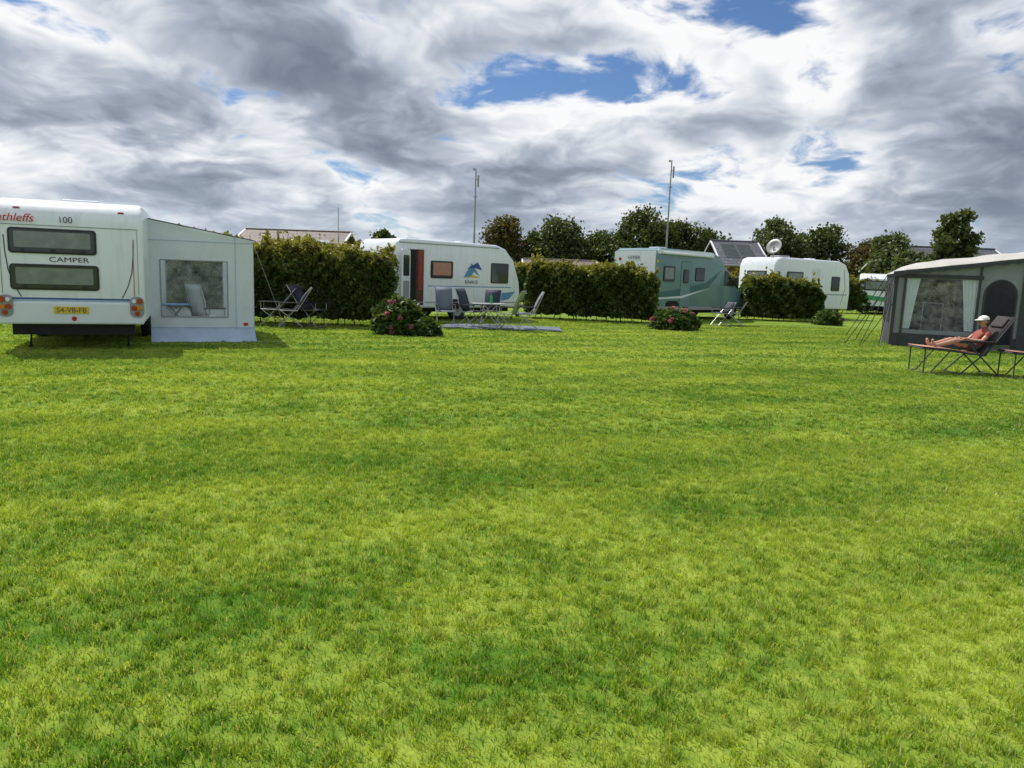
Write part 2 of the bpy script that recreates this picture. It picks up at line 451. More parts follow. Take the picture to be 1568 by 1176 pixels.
obj('ground', [(-S, -S, 0), (S, -S, 0), (S, S, 0), (-S, S, 0)], [(0, 1, 2, 3)], ground_material())

def grass_patch(name, n, mat, hmul=1.0, wmul=1.0):
    P = np.zeros((n, 3))
    nc = max(20, n//50); cl = rng.uniform(-.5, .5, (nc, 2)); pick = rng.integers(0, nc, n)
    k = rng.random(n) < .58
    P[:, :2] = rng.uniform(-.52, .52, (n, 2)); P[k, :2] = cl[pick[k]]+rng.normal(0, .016, (k.sum(), 2))
    ch = rng.uniform(.7, 1.45, nc)
    h = rng.uniform(.012, .032, n)*hmul; h[k] *= ch[pick[k]]*1.2
    w = rng.uniform(.0014, .0028, n)*wmul
    th = rng.uniform(0, 2*np.pi, n)
    side = np.stack([np.cos(th), np.sin(th), np.zeros(n)], 1)*w[:, None]
    ph = rng.uniform(0, 2*np.pi, n); lean = rng.uniform(.1, .95, n)*h
    ld = np.stack([np.cos(ph), np.sin(ph), np.zeros(n)], 1)
    mid = P+ld*(lean*.35)[:, None]; mid[:, 2] += h*.6
    tip = P+ld*lean[:, None]; tip[:, 2] += h*.98
    V = np.stack([P-side, P+side, mid+side*.8, mid-side*.8, tip], 1).reshape(-1, 3)
    i = np.arange(n)*5
    Q = np.stack([i, i+1, i+2, i+3], 1); T = np.stack([i+3, i+2, i+4], 1)
    return np_mesh(name, V, quads=Q, tris=T, mat=mat)
bm_ = blade_material()
near = [grass_patch('grass_patch_mesh', 10500, bm_, 1.05, 1.05) for _ in range(4)]
mid_ = [grass_patch('grass_patch_mid_mesh', 4500, bm_, 1.0, 1.6) for _ in range(3)]
far = [grass_patch('grass_patch_far_mesh', 1500, bm_, 1.05, 2.8) for _ in range(3)]
lawn = empty('grass')
for yy in range(1, 29):
    hw = int(.74*yy+2.5)
    for xx in range(-hw, hw+1):
        me = random.choice(near if yy < 8 else (mid_ if yy < 15 else far))
        o = bpy.data.objects.new('grass_patch', me)
        o.location = (xx+random.uniform(-.02, .02), yy, 0.0); o.rotation_euler = (0, 0, random.choice((0, 1, 2, 3))*math.pi/2)
        link(o, lawn)

# ------------------------------------------------------------------ caravans
def heading(fx, fy): return math.atan2(fy, fx)

def body(parent, prof, W, mat=None, bev=.07):
    return extr('body', parent, mat or M['white'], prof, 'y', 0, W, bev, 4, smooth=True)

def undercar(parent, L, W, wx, z0=.45, r=.33):
    box('chassis', parent, M['dark'], .3, L-.3, .3, W-.3, z0-.14, z0+.02)
    for yy in (.16, W-.16):
        disc_wheel('wheel', parent, wx, yy, r, r, .19)
    for xx in (.35, L-.4):
        for yy in (.35, W-.35):
            tubes('corner_steady', parent, M['dark'], [((xx+.5, yy, z0-.05), (xx+.3, yy, .02), .018), ((xx+.24, yy, .015), (xx+.36, yy, .015), .035)])

def jockey(parent, L, W, z0=.45):
    tubes('drawbar', parent, M['steel'], [((L-.3, .5, z0-.05), (L+1.1, W/2, z0), .035), ((L-.3, W-.5, z0-.05), (L+1.1, W/2, z0), .035),
          ((L+.9, W/2, z0+.2), (L+.9, W/2, .1), .025), ((L+1.0, W/2, z0), (L+1.3, W/2, z0+.02), .04)])
    disc_wheel('jockey_wheel', parent, L+.9, W/2, .1, .1, .06)

c1 = empty('caravan', (-6.72, 13.5, 0), heading(-.394, .919))
L, W = 6.2, 2.28
body(c1, [(0.02, .48), (0, .6), (0, 2.15), (.06, 2.38), (.22, 2.55), (.5, 2.62), (5.3, 2.62), (5.8, 2.4), (6.15, 1.5), (6.2, .9), (6.1, .48)], W, bev=.09)
undercar(c1, L, W, 2.9); jockey(c1, L, W)
box('rear_valance', c1, M['dark'], .05, .12, .2, W-.2, .28, .50)
box('bumper_panel', c1, M['white2'], -.05, .03, .03, W-.03, .47, .86, .03)
window('upper_window', c1, .74, 2.06, 1.68, 2.11, 'x', 0)
window('lower_window', c1, .72, 2.06, 1.06, 1.50, 'x', 0)
for z_ in (1.72, 1.10):
    for y_ in (.95, 1.40, 1.85): box('window_catch', c1, M['black'], -.045, -.03, y_-.03, y_+.03, z_, z_+.04, .005)
plate('stripe', c1, M['blue'], .22, W-.22, .895, .925, 'x', 0, .006, .01)
plate('stripe_low', c1, M['lightblue'], .22, W-.22, .872, .882, 'x', 0, .006, .004)
plate('number_plate', c1, M['yellow'], .90, 1.43, .66, .78, 'x', -.052, .012, .01)
text('plate_text', c1, '54-VB-FB', .12, (-.0665, 1.165, .715), M['text'], 'x', ex=.001)
tubes('roundel', c1, M['red'], [((-.06, 1.13, .57), (-.05, 1.13, .57), .04)], 16)
plate('moulding_red', c1, M['red'], .165, .175, .98, 1.9, 'x', 0, .006, .004)
pts = [(.16, 1.98), (.17, 1.7), (.20, 1.4), (.27, 1.15), (.37, .94)]
tubes('moulding_curve', c1, M['text'], [((-.004, a[0], a[1]), (-.004, b[0], b[1]), .008) for a, b in zip(pts, pts[1:])], 6)
tubes('moulding_curve_b', c1, M['text'], [((-.004, W-a[0], a[1]), (-.004, W-b[0], b[1]), .008) for a, b in zip(pts, pts[1:])], 6)
for side, ys in (('right', 0.02), ('left', W-.25)):
    extr('lamp_housing_'+side, c1, M['grey'], rrect(ys, ys+.23, .60, .97, .09), 'x', -.065, 0)
    for k, (dy, dz, mt, rr) in enumerate(((.07, .29, 'redlens', .055), (.16, .29, 'white2', .04), (.075, .17, 'amber', .05), (.165, .17, 'redlens', .05), (.11, .07, 'redlens', .045))):
        yy = ys+dy if side == 'right' else ys+.23-dy
        tubes('lamp', c1, M[mt], [((-.085, yy, .60+dz), (-.06, yy, .60+dz), rr*.85, rr)], 14)
text('brand_script', c1, 'Dethleffs', .19, (-.012, 2.02, 2.27), M['red'], 'x', .3, .003)
text('model_number', c1, '100', .15, (-.012, 1.2, 2.265), M['text'], 'x', 0, .003)
tx = text('model_text', c1, 'CAMPER', .12, (-.006, 1.17, 1.585), M['text'], 'x', 0, .002); tx.scale = (1.35, 1, 1)
tubes('roof_rail', c1, M['alu'], [((.3, .03, 2.55), (5.2, .03, 2.58), .015)])
box('roof_vent', c1, M['white2'], 1.2, 1.7, .8, 1.4, 2.62, 2.70, .02)
tubes('seam', c1, M['grey'], [((-.004, .08, 2.16), (-.004, W-.08, 2.16), .006), ((-.004, .10, 1.0), (-.004, .10, 2.14), .005), ((-.004, W-.10, 1.0), (-.004, W-.10, 2.14), .005)], 6)
for y_ in (.35, W-.35): box('marker_lamp', c1, M['redlens'], .10, .16, y_-.05, y_+.05, 2.42, 2.46, .008)

def wall(name, parent, mat, us, vs, topf, holes, tf, parts=True):
    V = []; F = []; nu, nv = len(us), len(vs)
    for j, v in enumerate(vs):
        for u in us:
            V.append(tf(u, topf(u) if j == nv-1 else v))
    for j in range(nv-1):
        for i in range(nu-1):
            if (i, j) in holes: continue
            F.append((j*nu+i, j*nu+i+1, (j+1)*nu+i+1, (j+1)*nu+i))
    o = obj(name, V, F, mat, parent)
    md = o.modifiers.new('t', 'SOLIDIFY'); md.thickness = .012
    return o

aw = empty('awning', (-6.72, 13.5, 0), heading(-.394, .919))
AW = 1.98; X0, X1 = 1.55, 4.6
topf = lambda y: 2.46+(y/AW)*.36
ys = [0.0, -.20, -1.46, -AW]
for nm, xx in (('rear_wall', X0), ('front_wall', X1)):
    wall(nm, aw, M['offwhite'], ys, [.16, .52, 1.66, 2.4], topf, {(1, 1)}, lambda u, v, xx=xx: (xx, u, v))
    obj(nm+'_window', [(xx, -.20, .52), (xx, -1.46, .52), (xx, -1.46, 1.66), (xx, -.20, 1.66)], [(0, 1, 2, 3)], M['vinyl'], aw)
    tubes(nm+'_window_hem', aw, M['grey'], [((xx-.01, a[0], a[1]), (xx-.01, b[0], b[1]), .012) for a, b in (((-.2, .52), (-1.46, .52)), ((-1.46, .52), (-1.46, 1.66)), ((-1.46, 1.66), (-.2, 1.66)), ((-.2, 1.66), (-.2, .52)))], 6)
    tubes(nm+'_seams', aw, M['greyskirt'], [((xx-.008, -1.62, .1), (xx-.008, -1.62, 2.16), .006), ((xx-.008, 0, .30), (xx-.008, -AW, .30), .006), ((xx-.008, 0, 2.05), (xx-.008, -AW, 2.05), .006)], 6)
    V = []; F = []
    for i in range(15):
        t = i/14; V += [(xx-.002, -AW*t, .3), (xx-.05-.02*math.sin(i*1.9), -AW*t*1.005, .14), (xx-.14-.05*math.sin(i*1.3), -(AW+.04)*t, .012)]
    for i in range(14):
        for j in range(2): F.append((3*i+j, 3*i+j+1, 3*i+j+4, 3*i+j+3))
    obj(nm+'_skirt', V, F, M['greyskirt'], aw, True)
wall('outer_wall', aw, M['offwhite'], [X0, X0+.5, X1-.5, X1], [.02, .6, 1.6, 2.1], lambda u: 2.10, {(1, 1)}, lambda u, v: (u, -AW, v))
obj('outer_window', [(X0+.5, -AW, .6), (X1-.5, -AW, .6), (X1-.5, -AW, 1.6), (X0+.5, -AW, 1.6)], [(0, 1, 2, 3)], M['vinyl'], aw)
V = []; F = []; nu, nv = 9, 7
for i in range(nu):
    for j in range(nv):
        u = X0-.05+(X1-X0+.1)*i/(nu-1); t = j/(nv-1)
        V.append((u, .0-(AW+.06)*t, 2.47-.35*t-.03*math.sin(math.pi*t)-.015*math.sin(i*1.6)))
for i in range(nu-1):
    for j in range(nv-1):
        F.append((i*nv+j, i*nv+j+1, (i+1)*nv+j+1, (i+1)*nv+j))
obj('roof', V, F, M['awnroof'], aw, True)
tubes('poles', aw, M['alu'], [((X0+.04, -AW+.04, 0), (X0+.04, -AW+.04, 2.08), .014), ((X1-.04, -AW+.04, 0), (X1-.04, -AW+.04, 2.08), .014), ((X0+.04, -.05, 2.40), (X0+.04, -AW+.04, 2.06), .014)])
tubes('trim', aw, M['charcoal'], [((X0-.06, -.02, 2.45), (X0-.06, -AW-.05, 2.105), .012)])
tubes('guy_rope', aw, M['grey'], [((X0, -AW, 2.05), (X0-.4, -AW-.7, 0), .004), ((X0-.16, -AW-.05, .01), (X0-.2, -AW-.5, .01), .006)])
plate('skirt_logo', aw, M['red'], -1.85, -1.76, .34, .40, 'x', X0-.004, .006, .01)

def folding_chair(name, loc, rz, fab, recl=.35, high=1.08, w=.5, frame=None, parent=None):
    e = empty(name, loc, rz)
    if parent: e.parent = parent
    fr = frame or M['alu']; hw = w/2; sz = .44
    bx, bz = -.22-recl*(high-sz), high
    def P(x, y, z): return (x, y, z)
    segs = []
    for s in (-hw, hw):
        segs += [(P(.26, s, 0.012), P(-.26, s, .60), .011), (P(-.34, s, .012), P(.24, s, .46), .011),
                 (P(-.2, s, sz), P(bx, s, bz), .012), (P(.25, s, sz+.01), P(-.22, s, sz), .012),
                 (P(.24, s, .46), P(.24, s, .64), .010)]
    segs += [(P(.26, -hw, .012), P(.26, hw, .012), .011), (P(-.34, -hw, .012), P(-.34, hw, .012), .011), (P(bx, -hw, bz), P(bx, hw, bz), .012)]
    tubes('frame', e, fr, segs)
    for s in (-hw, hw): box('armrest', e, M['black'], -.28, .28, s-.025, s+.025, .635, .66, .008)
    def panel(nm, a, b, sag, mt):
        V = []; n = 6
        a = Vector(a); b = Vector(b); d = (b-a); nrm = Vector((d.z, 0, -d.x)).normalized()
        for i in range(n+1):
            t = i/n; p = a+d*t+nrm*(sag*math.sin(math.pi*t))
            for s in (-hw+.01, hw-.01): V.append((p.x, s, p.z))
        F = [(2*i, 2*i+1, 2*i+3, 2*i+2) for i in range(n)]
        o = obj(nm, V, F, mt, e, True); md = o.modifiers.new('t', 'SOLIDIFY'); md.thickness = .02
    panel('seat', (.26, 0, sz+.02), (-.2, 0, sz), .03, fab)
    panel('backrest', (-.2, 0, sz+.02), (bx+.01, 0, bz), .04, fab)
    return e

folding_chair('folding_chair', (-6.75, 16.3, 0), R(60), M['white2'], .2, 1.15)
def camping_table(name, loc, rz, w=.9, d=.6, h=.7, top=None):
    e = empty(name, loc, rz)
    extr('top', e, top or M['grey'], rrect(-w/2, w/2, -d/2, d/2, .08), 'z', h-.03, h, .008)
    tubes('legs', e, M['alu'], [((sx*(w/2-.1), sy*(d/2-.06), .01), (-sx*(w/2-.18)*.6, sy*(d/2-.06), h-.03), .012) for sx in (-1, 1) for sy in (-1, 1)]
          + [((sx*(w/2-.1), -(d/2-.06), .012), (sx*(w/2-.1), (d/2-.06), .012), .012) for sx in (-1, 1)])
    return e
camping_table('camping_table', (-7.55, 16.5, 0), R(20), top=M['lightblue'])

# middle caravan -------------------------------------------------------------
c2 = empty('caravan', (-3.84, 23.5, 0), heading(.75, .66))
L, W = 5.35, 2.25
body(c2, [(0.06, .42), (0, .6), (0, 2.1), (.07, 2.45), (.22, 2.6), (.5, 2.64), (4.2, 2.60), (4.6, 2.48), (5.0, 2.1), (5.3, 1.35), (5.35, .9), (5.2, .5), (5.0, .42)], W)
undercar(c2, L, W, 2.6, .42); jockey(c2, L, W)
window('side_window', c2, 1.4, 2.3, 1.40, 1.97, 'y', 0, 'pad')
window('front_side_window', c2, 3.95, 4.75, 1.28, 1.98, 'y', 0, None)
plate('doorway', c2, M['inside'], .58, 1.12, .52, 2.30, 'y', 0, .01, .04)
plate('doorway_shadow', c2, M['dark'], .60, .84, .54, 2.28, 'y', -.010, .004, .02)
plate('door_frame', c2, M['white2'], .53, .58, .50, 2.34, 'y', 0, .03, .01)
plate('door_frame_b', c2, M['white2'], 1.12, 1.17, .50, 2.34, 'y', 0, .03, .01)
V = []; F = []
for i in range(9):
    for z_ in (1.0, 1.7, 2.28): V.append((.90+.2*i/8-(.03 if z_ < 1.5 else 0)*i/8, -.03+.012*math.sin(i*2.4), z_))
for i in range(8):
    for j in range(2): F.append((3*i+j, 3*i+3+j, 3*i+4+j, 3*i+j+1))
obj('curtain', V, F, M['shirt'], c2, True)
dl = extr('door_leaf', c2, M['white'], rrect(-.54, 0, .55, 2.28, .05), 'y', -.06, -.03, .008)
dl.location = (.56, 0, 0); dl.rotation_euler = (0, 0, R(28))
dw = extr('door_window', c2, M['glass'], rrect(-.46, -.08, 1.45, 2.1, .05), 'y', -.068, -.060); dw.location = (.56, 0, 0); dw.rotation_euler = (0, 0, R(28))
dp = extr('door_panel', c2, M['grey'], rrect(-.46, -.08, .75, 1.3, .05), 'y', -.066, -.060); dp.location = (.56, 0, 0); dp.rotation_euler = (0, 0, R(28))
obj('emblem_blue', [(2.75, -.006, 1.45), (3.1, -.006, 1.95), (3.45, -.006, 1.50), (3.2, -.006, 1.65), (3.08, -.006, 1.5)], [(0, 1, 3, 4), (1, 2, 3)], M['lightblue'], c2)
obj('emblem_dark', [(2.9, -.009, 1.75), (3.35, -.009, 1.98), (3.55, -.009, 1.72), (3.25, -.009, 1.78)], [(0, 1, 2, 3)], M['blue'], c2)
obj('emblem_yellow', [(2.8, -.012, 1.42), (3.15, -.012, 1.55), (3.5, -.012, 1.44), (3.1, -.012, 1.47)], [(0, 1, 2, 3)], M['yellow'], c2)
text('brand_text', c2, 'KNAUS', .17, (3.1, -.006, 1.30), M['text'], 'y', 0, .002)
obj('front_decal', [(4.0, -.006, .62), (4.5, -.006, .95), (5.1, -.006, 1.0), (4.8, -.006, .72)], [(0, 1, 2, 3)], M['lightblue'], c2)
plate('stripe', c2, M['lightblue'], 1.3, 4.9, 1.13, 1.16, 'y', 0, .005, .01)
plate('skirt_rail', c2, M['grey'], .1, 5.1, .60, .63, 'y', 0, .012, .01)
window('rear_window', c2, .5, 1.75, 1.35, 1.95, 'x', 0)
tubes('awning_rail', c2, M['alu'], [((.2, .0, 2.50), (4.3, .0, 2.50), .02)])
box('locker', c2, M['white2'], 3.2, 3.7, -.012, .01, .7, 1.05, .004)
box('roof_vent', c2, M['white2'], 1.0, 1.5, .8, 1.3, 2.62, 2.72, .02)
box('roof_vent_b', c2, M['white2'], 3.2, 3.6, .8, 1.2, 2.60, 2.70, .02)
plate('wheel_arch', c2, M['dark'], 2.2, 3.0, .40, .72, 'y', 0, .008, .12)

c3 = empty('caravan', (-8.2, 29.5, 0), heading(.75, .66))
body(c3, [(0, .42), (0, 2.2), (.2, 2.55), (.5, 2.6), (4.2, 2.6), (4.9, 2.2), (5.3, 1.3), (5.2, .42)], 2.2)
undercar(c3, 5.3, 2.2, 2.6); window('side_window', c3, 1.0, 2.0, 1.35, 1.95); box('roof_vent', c3, M['white2'], 1.0, 1.5, .8, 1.3, 2.6, 2.72, .02)
window('side_window_b', c3, 3.0, 4.0, 1.35, 1.95)

# motorhome ------------------------------------------------------------------
mh = empty('motorhome', (5.45, 29.2, 0), heading(.78, .625))
L, W = 6.0, 2.25
body(mh, [(0, .45), (0, 2.5), (.1, 2.75), (.3, 2.84), (3.5, 2.80), (4.05, 2.66), (4.35, 2.42), (4.45, 2.2), (4.45, .45)], W, M['teal'], .06)
extr('cab', mh, M['teal'], [(4.43, .42), (4.43, 2.30), (4.72, 2.22), (5.35, 1.50), (5.55, 1.36), (5.95, 1.22), (6.12, 1.0), (6.14, .42)], 'y', .10, W-.10, .06, 3, True)
extr('rear_wall_white', mh, M['white'], rrect(.04, W-.04, .55, 2.72, .08), 'x', -.03, 0.0)
plate('roof_band', mh, M['white'], .05, 3.6, 2.62, 2.78, 'y', 0, .02, .05)
text('rear_text', mh, 'HYMER', .2, (-.035, 1.15, 2.45), M['text'], 'x')
tubes('rear_emblem', mh, M['red'], [((-.04, 1.9, 2.4), (-.03, 1.9, 2.4), .07)], 14)
window('rear_window', mh, .55, 1.7, 1.5, 2.1, 'x', -.03)
window('side_window', mh, .45, 1.15, 1.55, 2.15, 'y', 0, 'blind_reflection')
window('kitchen_window', mh, 2.45, 3.05, 1.6, 2.15, 'y', 0, None)
plate('door_seam', mh, M['tealdark'], 1.52, 2.18, .47, 2.38, 'y', 0, .005, .05)
plate('door', mh, M['teal'], 1.55, 2.15, .5, 2.35, 'y', 0, .012, .05)
window('door_window', mh, 1.68, 2.02, 1.5, 2.05, 'y', -.012, None)
obj('swoosh', [(0.1, -.006, 1.1), (1.4, -.006, 1.25), (3.2, -.006, 1.55), (4.2, -.006, 2.1), (3.4, -.006, 1.35), (1.6, -.006, 1.0), (.1, -.006, .92)], [(0, 1, 5, 6), (1, 2, 4, 5), (2, 3, 4)], M['tealdark'], mh)
obj('swoosh_light', [(0.1, -.014, .9), (1.6, -.014, .98), (3.4, -.014, 1.32), (1.7, -.014, .90), (.1, -.014, .84)], [(0, 1, 3, 4), (1, 2, 3)], M['white2'], mh)
plate('sill', mh, M['grey'], .1, 4.3, .42, .56, 'y', 0, .012, .03)
extr('cab_side_window', mh, M['glass'], [(4.60, 1.45), (4.60, 2.08), (4.76, 2.06), (5.30, 1.50), (5.30, 1.42)], 'y', .075, .10)
extr('cab_far_side_window', mh, M['glass'], [(4.60, 1.45), (4.60, 2.08), (4.76, 2.06), (5.30, 1.50), (5.30, 1.42)], 'y', W-.10, W-.075)
obj('windscreen', [(4.79, .25, 2.16), (4.79, W-.25, 2.16), (5.36, W-.25, 1.51), (5.36, .25, 1.51)], [(0, 1, 2, 3)], M['glass'], mh)
obj('front_grille', [(6.15, .5, .6), (6.15, W-.5, .6), (6.15, W-.5, .9), (6.15, .5, .9)], [(0, 1, 2, 3)], M['black'], mh)
plate('cab_door_seam', mh, M['tealdark'], 4.54, 4.555, .55, 2.15, 'y', .10, .004, .004)
for yy in (.105, W-.455): box('headlamp', mh, M['glass'], 5.82, 6.14, yy-.012, yy+.35, .92, 1.12, .02)
for xx in (1.1, 5.2):
    for yy in (.2, W-.2): disc_wheel('wheel', mh, xx, yy-.06 if yy < 1 else yy+.06, .34, .34, .21, M['grey'])
    plate('wheel_arch', mh, M['dark'], xx-.42, xx+.42, .35, .78, 'y', .0 if xx < 2 else .10, .006, .18)
box('mirror', mh, M['black'], 5.15, 5.27, -.14, .02, 1.5, 1.82, .03)
tubes('roof_awning_case', mh, M['white2'], [((.3, -.05, 2.66), (3.5, -.05, 2.62), .06)], 10)
box('roof_vent', mh, M['white2'], 1.0, 1.5, .8, 1.3, 2.83, 2.92, .02)
box('chassis', mh, M['dark'], .2, 5.9, .3, W-.3, .28, .46)

# white caravan with satellite dish ------------------------------------
c4 = empty('caravan', (11.95, 34.6, 0), heading(.88, .478))
body(c4, [(0, .45), (0, 2.45), (.15, 2.75), (.4, 2.84), (4.4, 2.80), (4.9, 2.65), (5.2, 2.2), (5.35, 1.3), (5.3, .45)], 2.25, bev=.1)
undercar(c4, 5.3, 2.25, 2.4)
window('side_window', c4, .8, 1.9, 1.6, 2.2, 'y', 0, 'blind_reflection'); window('front_side_window', c4, 3.9, 4.5, 1.35, 2.05, 'y', 0, None)
window('rear_window', c4, .5, 1.7, 1.6, 2.2, 'x', 0)
plate('stripe', c4, M['grey'], .2, 5.1, 1.15, 1.2, 'y', 0, .005, .01); plate('door', c4, M['white2'], 2.5, 3.1, .6, 2.4, 'y', 0, .012, .06)
tubes('moulding', c4, M['grey'], [((4.75, -.004, 2.4), (4.95, -.004, 1.5), .012), ((4.95, -.004, 1.5), (4.7, -.004, .7), .012)], 6)
box('roof_box', c4, M['grey'], 1.0, 1.7, .7, 1.3, 2.82, 2.95, .03); box('roof_vent', c4, M['white2'], 3.2, 3.6, .8, 1.2, 2.8, 2.9, .02)
V = [(0, 0, -.10)]; F = []
for j, rr in enumerate((.14, .28, .42)):
    for i in range(20):
        t = 2*math.pi*i/20; V.append((rr*math.cos(t), rr*math.sin(t), -.10+.10*(rr/.42)**2))
for i in range(20):
    F.append((0, 1+i, 1+(i+1) % 20))
    for j in range(2): F.append((1+j*20+i, 1+(j+1)*20+i, 1+(j+1)*20+(i+1) % 20, 1+j*20+(i+1) % 20))
ds = obj('satellite_dish', V, F, M['steel'], c4, True); md = ds.modifiers.new('t', 'SOLIDIFY'); md.thickness = .015
ds.location = (.45, .6, 3.34); ds.rotation_euler = (R(68), 0, R(-75)); ds.scale = (.9, .9, .9)
tubes('dish_mast', c4, M['grey'], [((.45, .6, 2.8), (.45, .6, 3.35), .025), ((.45, .6, 3.1), (.2, .3, 3.3), .012)])

c5 = empty('caravan', (22.6, 44.0, 0), heading(.45, .89))
body(c5, [(0, .5), (-.05, 1.2), (.1, 2.1), (.4, 2.38), (.9, 2.42), (3.8, 2.42), (4.4, 2.0), (4.6, 1.2), (4.5, .5)], 2.2, bev=.12)
undercar(c5, 4.5, 2.2, 2.2); window('rear_window', c5, .3, 1.9, 1.4, 2.0, 'x', .0)
obj('green_stripe', [(-.06, .03, .7), (-.06, 2.17, .95), (-.06, 2.17, 1.2), (-.06, .03, .95)], [(0, 1, 2, 3)], M['green'], c5)
extr('side_stripe', c5, M['green'], [(.3, .8), (4.2, .8), (4.2, 1.0), (.3, 1.15)], 'y', 2.2, 2.21)

# ------------------------------------------------------------------ right tent awning
tn = empty('tent_awning', (10.55, 20.8, 0), heading(.93, -.37))
tf = lambda u, v: (u, 0, v)
tt = lambda u: 2.03+.14*u
D = 2.6; TW = 4.0
wall('front_wall', tn, M['tentgrey'], [0, .28, 2.0, 2.16, 2.9, 3.1, TW], [.36, .48, 1.88, 2.0], tt, {(1, 1), (3, 0), (3, 1)}, tf)
arc = [(2.16, 1.5)]+[(2.53-.37*math.cos(R(a)), 1.5+.40*math.sin(R(a))) for a in range(0, 181, 15)]+[(2.9, 1.5)]
V = []; F = []
for i, (a, b) in enumerate(arc[1:-1]): V += [(a, -.008, b), (a, -.008, 1.90)]
n_ = len(arc)-2
for i in range(n_-1): F.append((2*i, 2*i+2, 2*i+3, 2*i+1))
obj('door_arch', V, F, M['tentgrey'], tn)
tubes('door_arch_trim', tn, M['charcoal'], [((a[0], -.012, a[1]), (b[0], -.012, b[1]), .022) for a, b in zip(arc, arc[1:])]+[((2.16, -.012, .05), (2.16, -.012, 1.5), .022), ((2.9, -.012, .05), (2.9, -.012, 1.5), .022)], 6)
wall('front_skirt', tn, M['charcoal'], [0, 2.16, 2.9, TW], [.02, .2, .36], lambda u: .37, {(1, 0), (1, 1)}, lambda u, v: (u, -.014, v))
obj('front_window', [(.28, 0, .48), (2.0, 0, .48), (2.0, 0, 1.88), (.28, 0, 1.88)], [(0, 1, 2, 3)], M['vinyl'], tn)
def curtain(nm, x0, x1, flare):
    V = []; F = []; n = 14
    for i in range(n+1):
        t = i/n
        for z, w_ in ((1.9, 1.0), (1.2, .75), (.5, .55)):
            xx = (x0+(x1-x0)*t*w_) if flare > 0 else (x1-(x1-x0)*t*w_)
            V.append((xx, .06+.025*math.sin(i*2.2), z))
    for i in range(n):
        for j in range(2): F.append((i*3+j, (i+1)*3+j, (i+1)*3+j+1, i*3+j+1))
    obj(nm, V, F, M['offwhite'], tn, True)
curtain('curtain', .28, .62, 1); curtain('curtain_right', 1.62, 2.0, -1)
for a, b, nm in ((0, .07, 'corner_trim'), (.22, .28, 'window_trim'), (2.0, 2.06, 'window_trim_b'), (3.0, 3.2, 'panel_trim'), (3.55, 3.68, 'panel_trim_b')):
    box(nm, tn, M['charcoal'], a, b, -.032, -.020, .05, tt(a)-.05)
box('eave_trim', tn, M['charcoal'], .0, 2.1, -.030, -.018, 1.90, 2.0)
plate('lower_white_panel', tn, M['offwhite'], 3.22, 3.54, .5, 2.2, 'y', -.008, .01, .03)
wall('left_wall', tn, M['charcoal'], [0, .4, D-.4, D], [.02, .6, 1.7, 2.0], lambda u: 2.03, {(1, 1)}, lambda u, v: (0, u, v))
obj('left_window', [(0, .4, .6), (0, D-.4, .6), (0, D-.4, 1.7), (0, .4, 1.7)], [(0, 1, 2, 3)], M['vinyl'], tn)
wall('back_wall', tn, M['charcoal'], [0, .5, 1.9, TW], [.02, .8, 1.8, 2.0], tt, {(1, 1)}, lambda u, v: (u, D, v))
obj('back_window', [(.5, D, .8), (1.9, D, .8), (1.9, D, 1.8), (.5, D, 1.8)], [(0, 1, 2, 3)], M['vinyl'], tn)
V = []; F = []; nu, nv = 13, 9
for i in range(nu):
    for j in range(nv):
        u = -.08+(TW+.1)*i/(nu-1); t = j/(nv-1)
        V.append((u, -.12+(D+.24)*t, tt(u)+.04+.20*math.sin(math.pi*t)**.7*min(1, i/2)+.02*math.sin(i*1.9)-(.06 if i == 0 else 0)))
for i in range(nu-1):
    for j in range(nv-1): F.append((i*nv+j, (i+1)*nv+j, (i+1)*nv+j+1, i*nv+j+1))
obj('roof', V, F, M['cream'], tn, True)
nst = 24
V = []; F = []
for i in range(nst+1):
    u = -.08+(TW+.1)*i/nst; V += [(u, -.135, tt(u)+.04), (u, -.14, tt(u)-.07-.03*(i % 2))]
for i in range(nst): F.append((2*i, 2*i+1, 2*i+3, 2*i+2))
obj('valance', V, F, M['charcoal'], tn)
tubes('poles', tn, M['alu'], [((.04, .04, 0), (.04, .04, 2.03), .015), ((2.08, .04, 0), (2.08, .04, 2.3), .015), ((3.0, .04, 0), (3.0, .04, 2.42), .015), ((.04, D-.05, 0), (.04, D-.05, 2.03), .015)])
gr = []
for a, b in (((0, 0, 2.0), (-1.15, -.45, 0)), ((0, 0, 2.0), (-.8, -.9, 0)), ((0, D, 2.0), (-1.0, D+.5, 0)), ((0, D/2, 2.0), (-.8, D/2, 0)), ((0, 0, 1.2), (-.7, -.3, 0)), ((0, 0, 2.0), (-.3, -.6, 0))):
    gr.append((a, b, .011))
tubes('guy_ropes', tn, M['black'], gr, 5)
tubes('storm_pole', tn, M['alu'], [((-.25, -.3, 0), (.0, .0, 2.05), .016)])
box('groundsheet', tn, M['sheet'], .1, TW-.1, .1, D-.1, .004, .02)
folding_chair('folding_chair', (12.0, 21.4, 0), R(-120), M['chairblue'], .35, 1.2)
c6 = empty('caravan', (14.35+2.2*.93, 18.3-2.2*.37, 0), heading(.37, .93))
body(c6, [(0, .45), (0, 2.2), (.2, 2.55), (.5, 2.62), (4.8, 2.6), (5.4, 2.2), (5.8, 1.3), (5.7, .45)], 2.2)
undercar(c6, 5.7, 2.2, 2.8); window('rear_window', c6, .4, 1.8, 1.35, 1.95, 'x', 0)

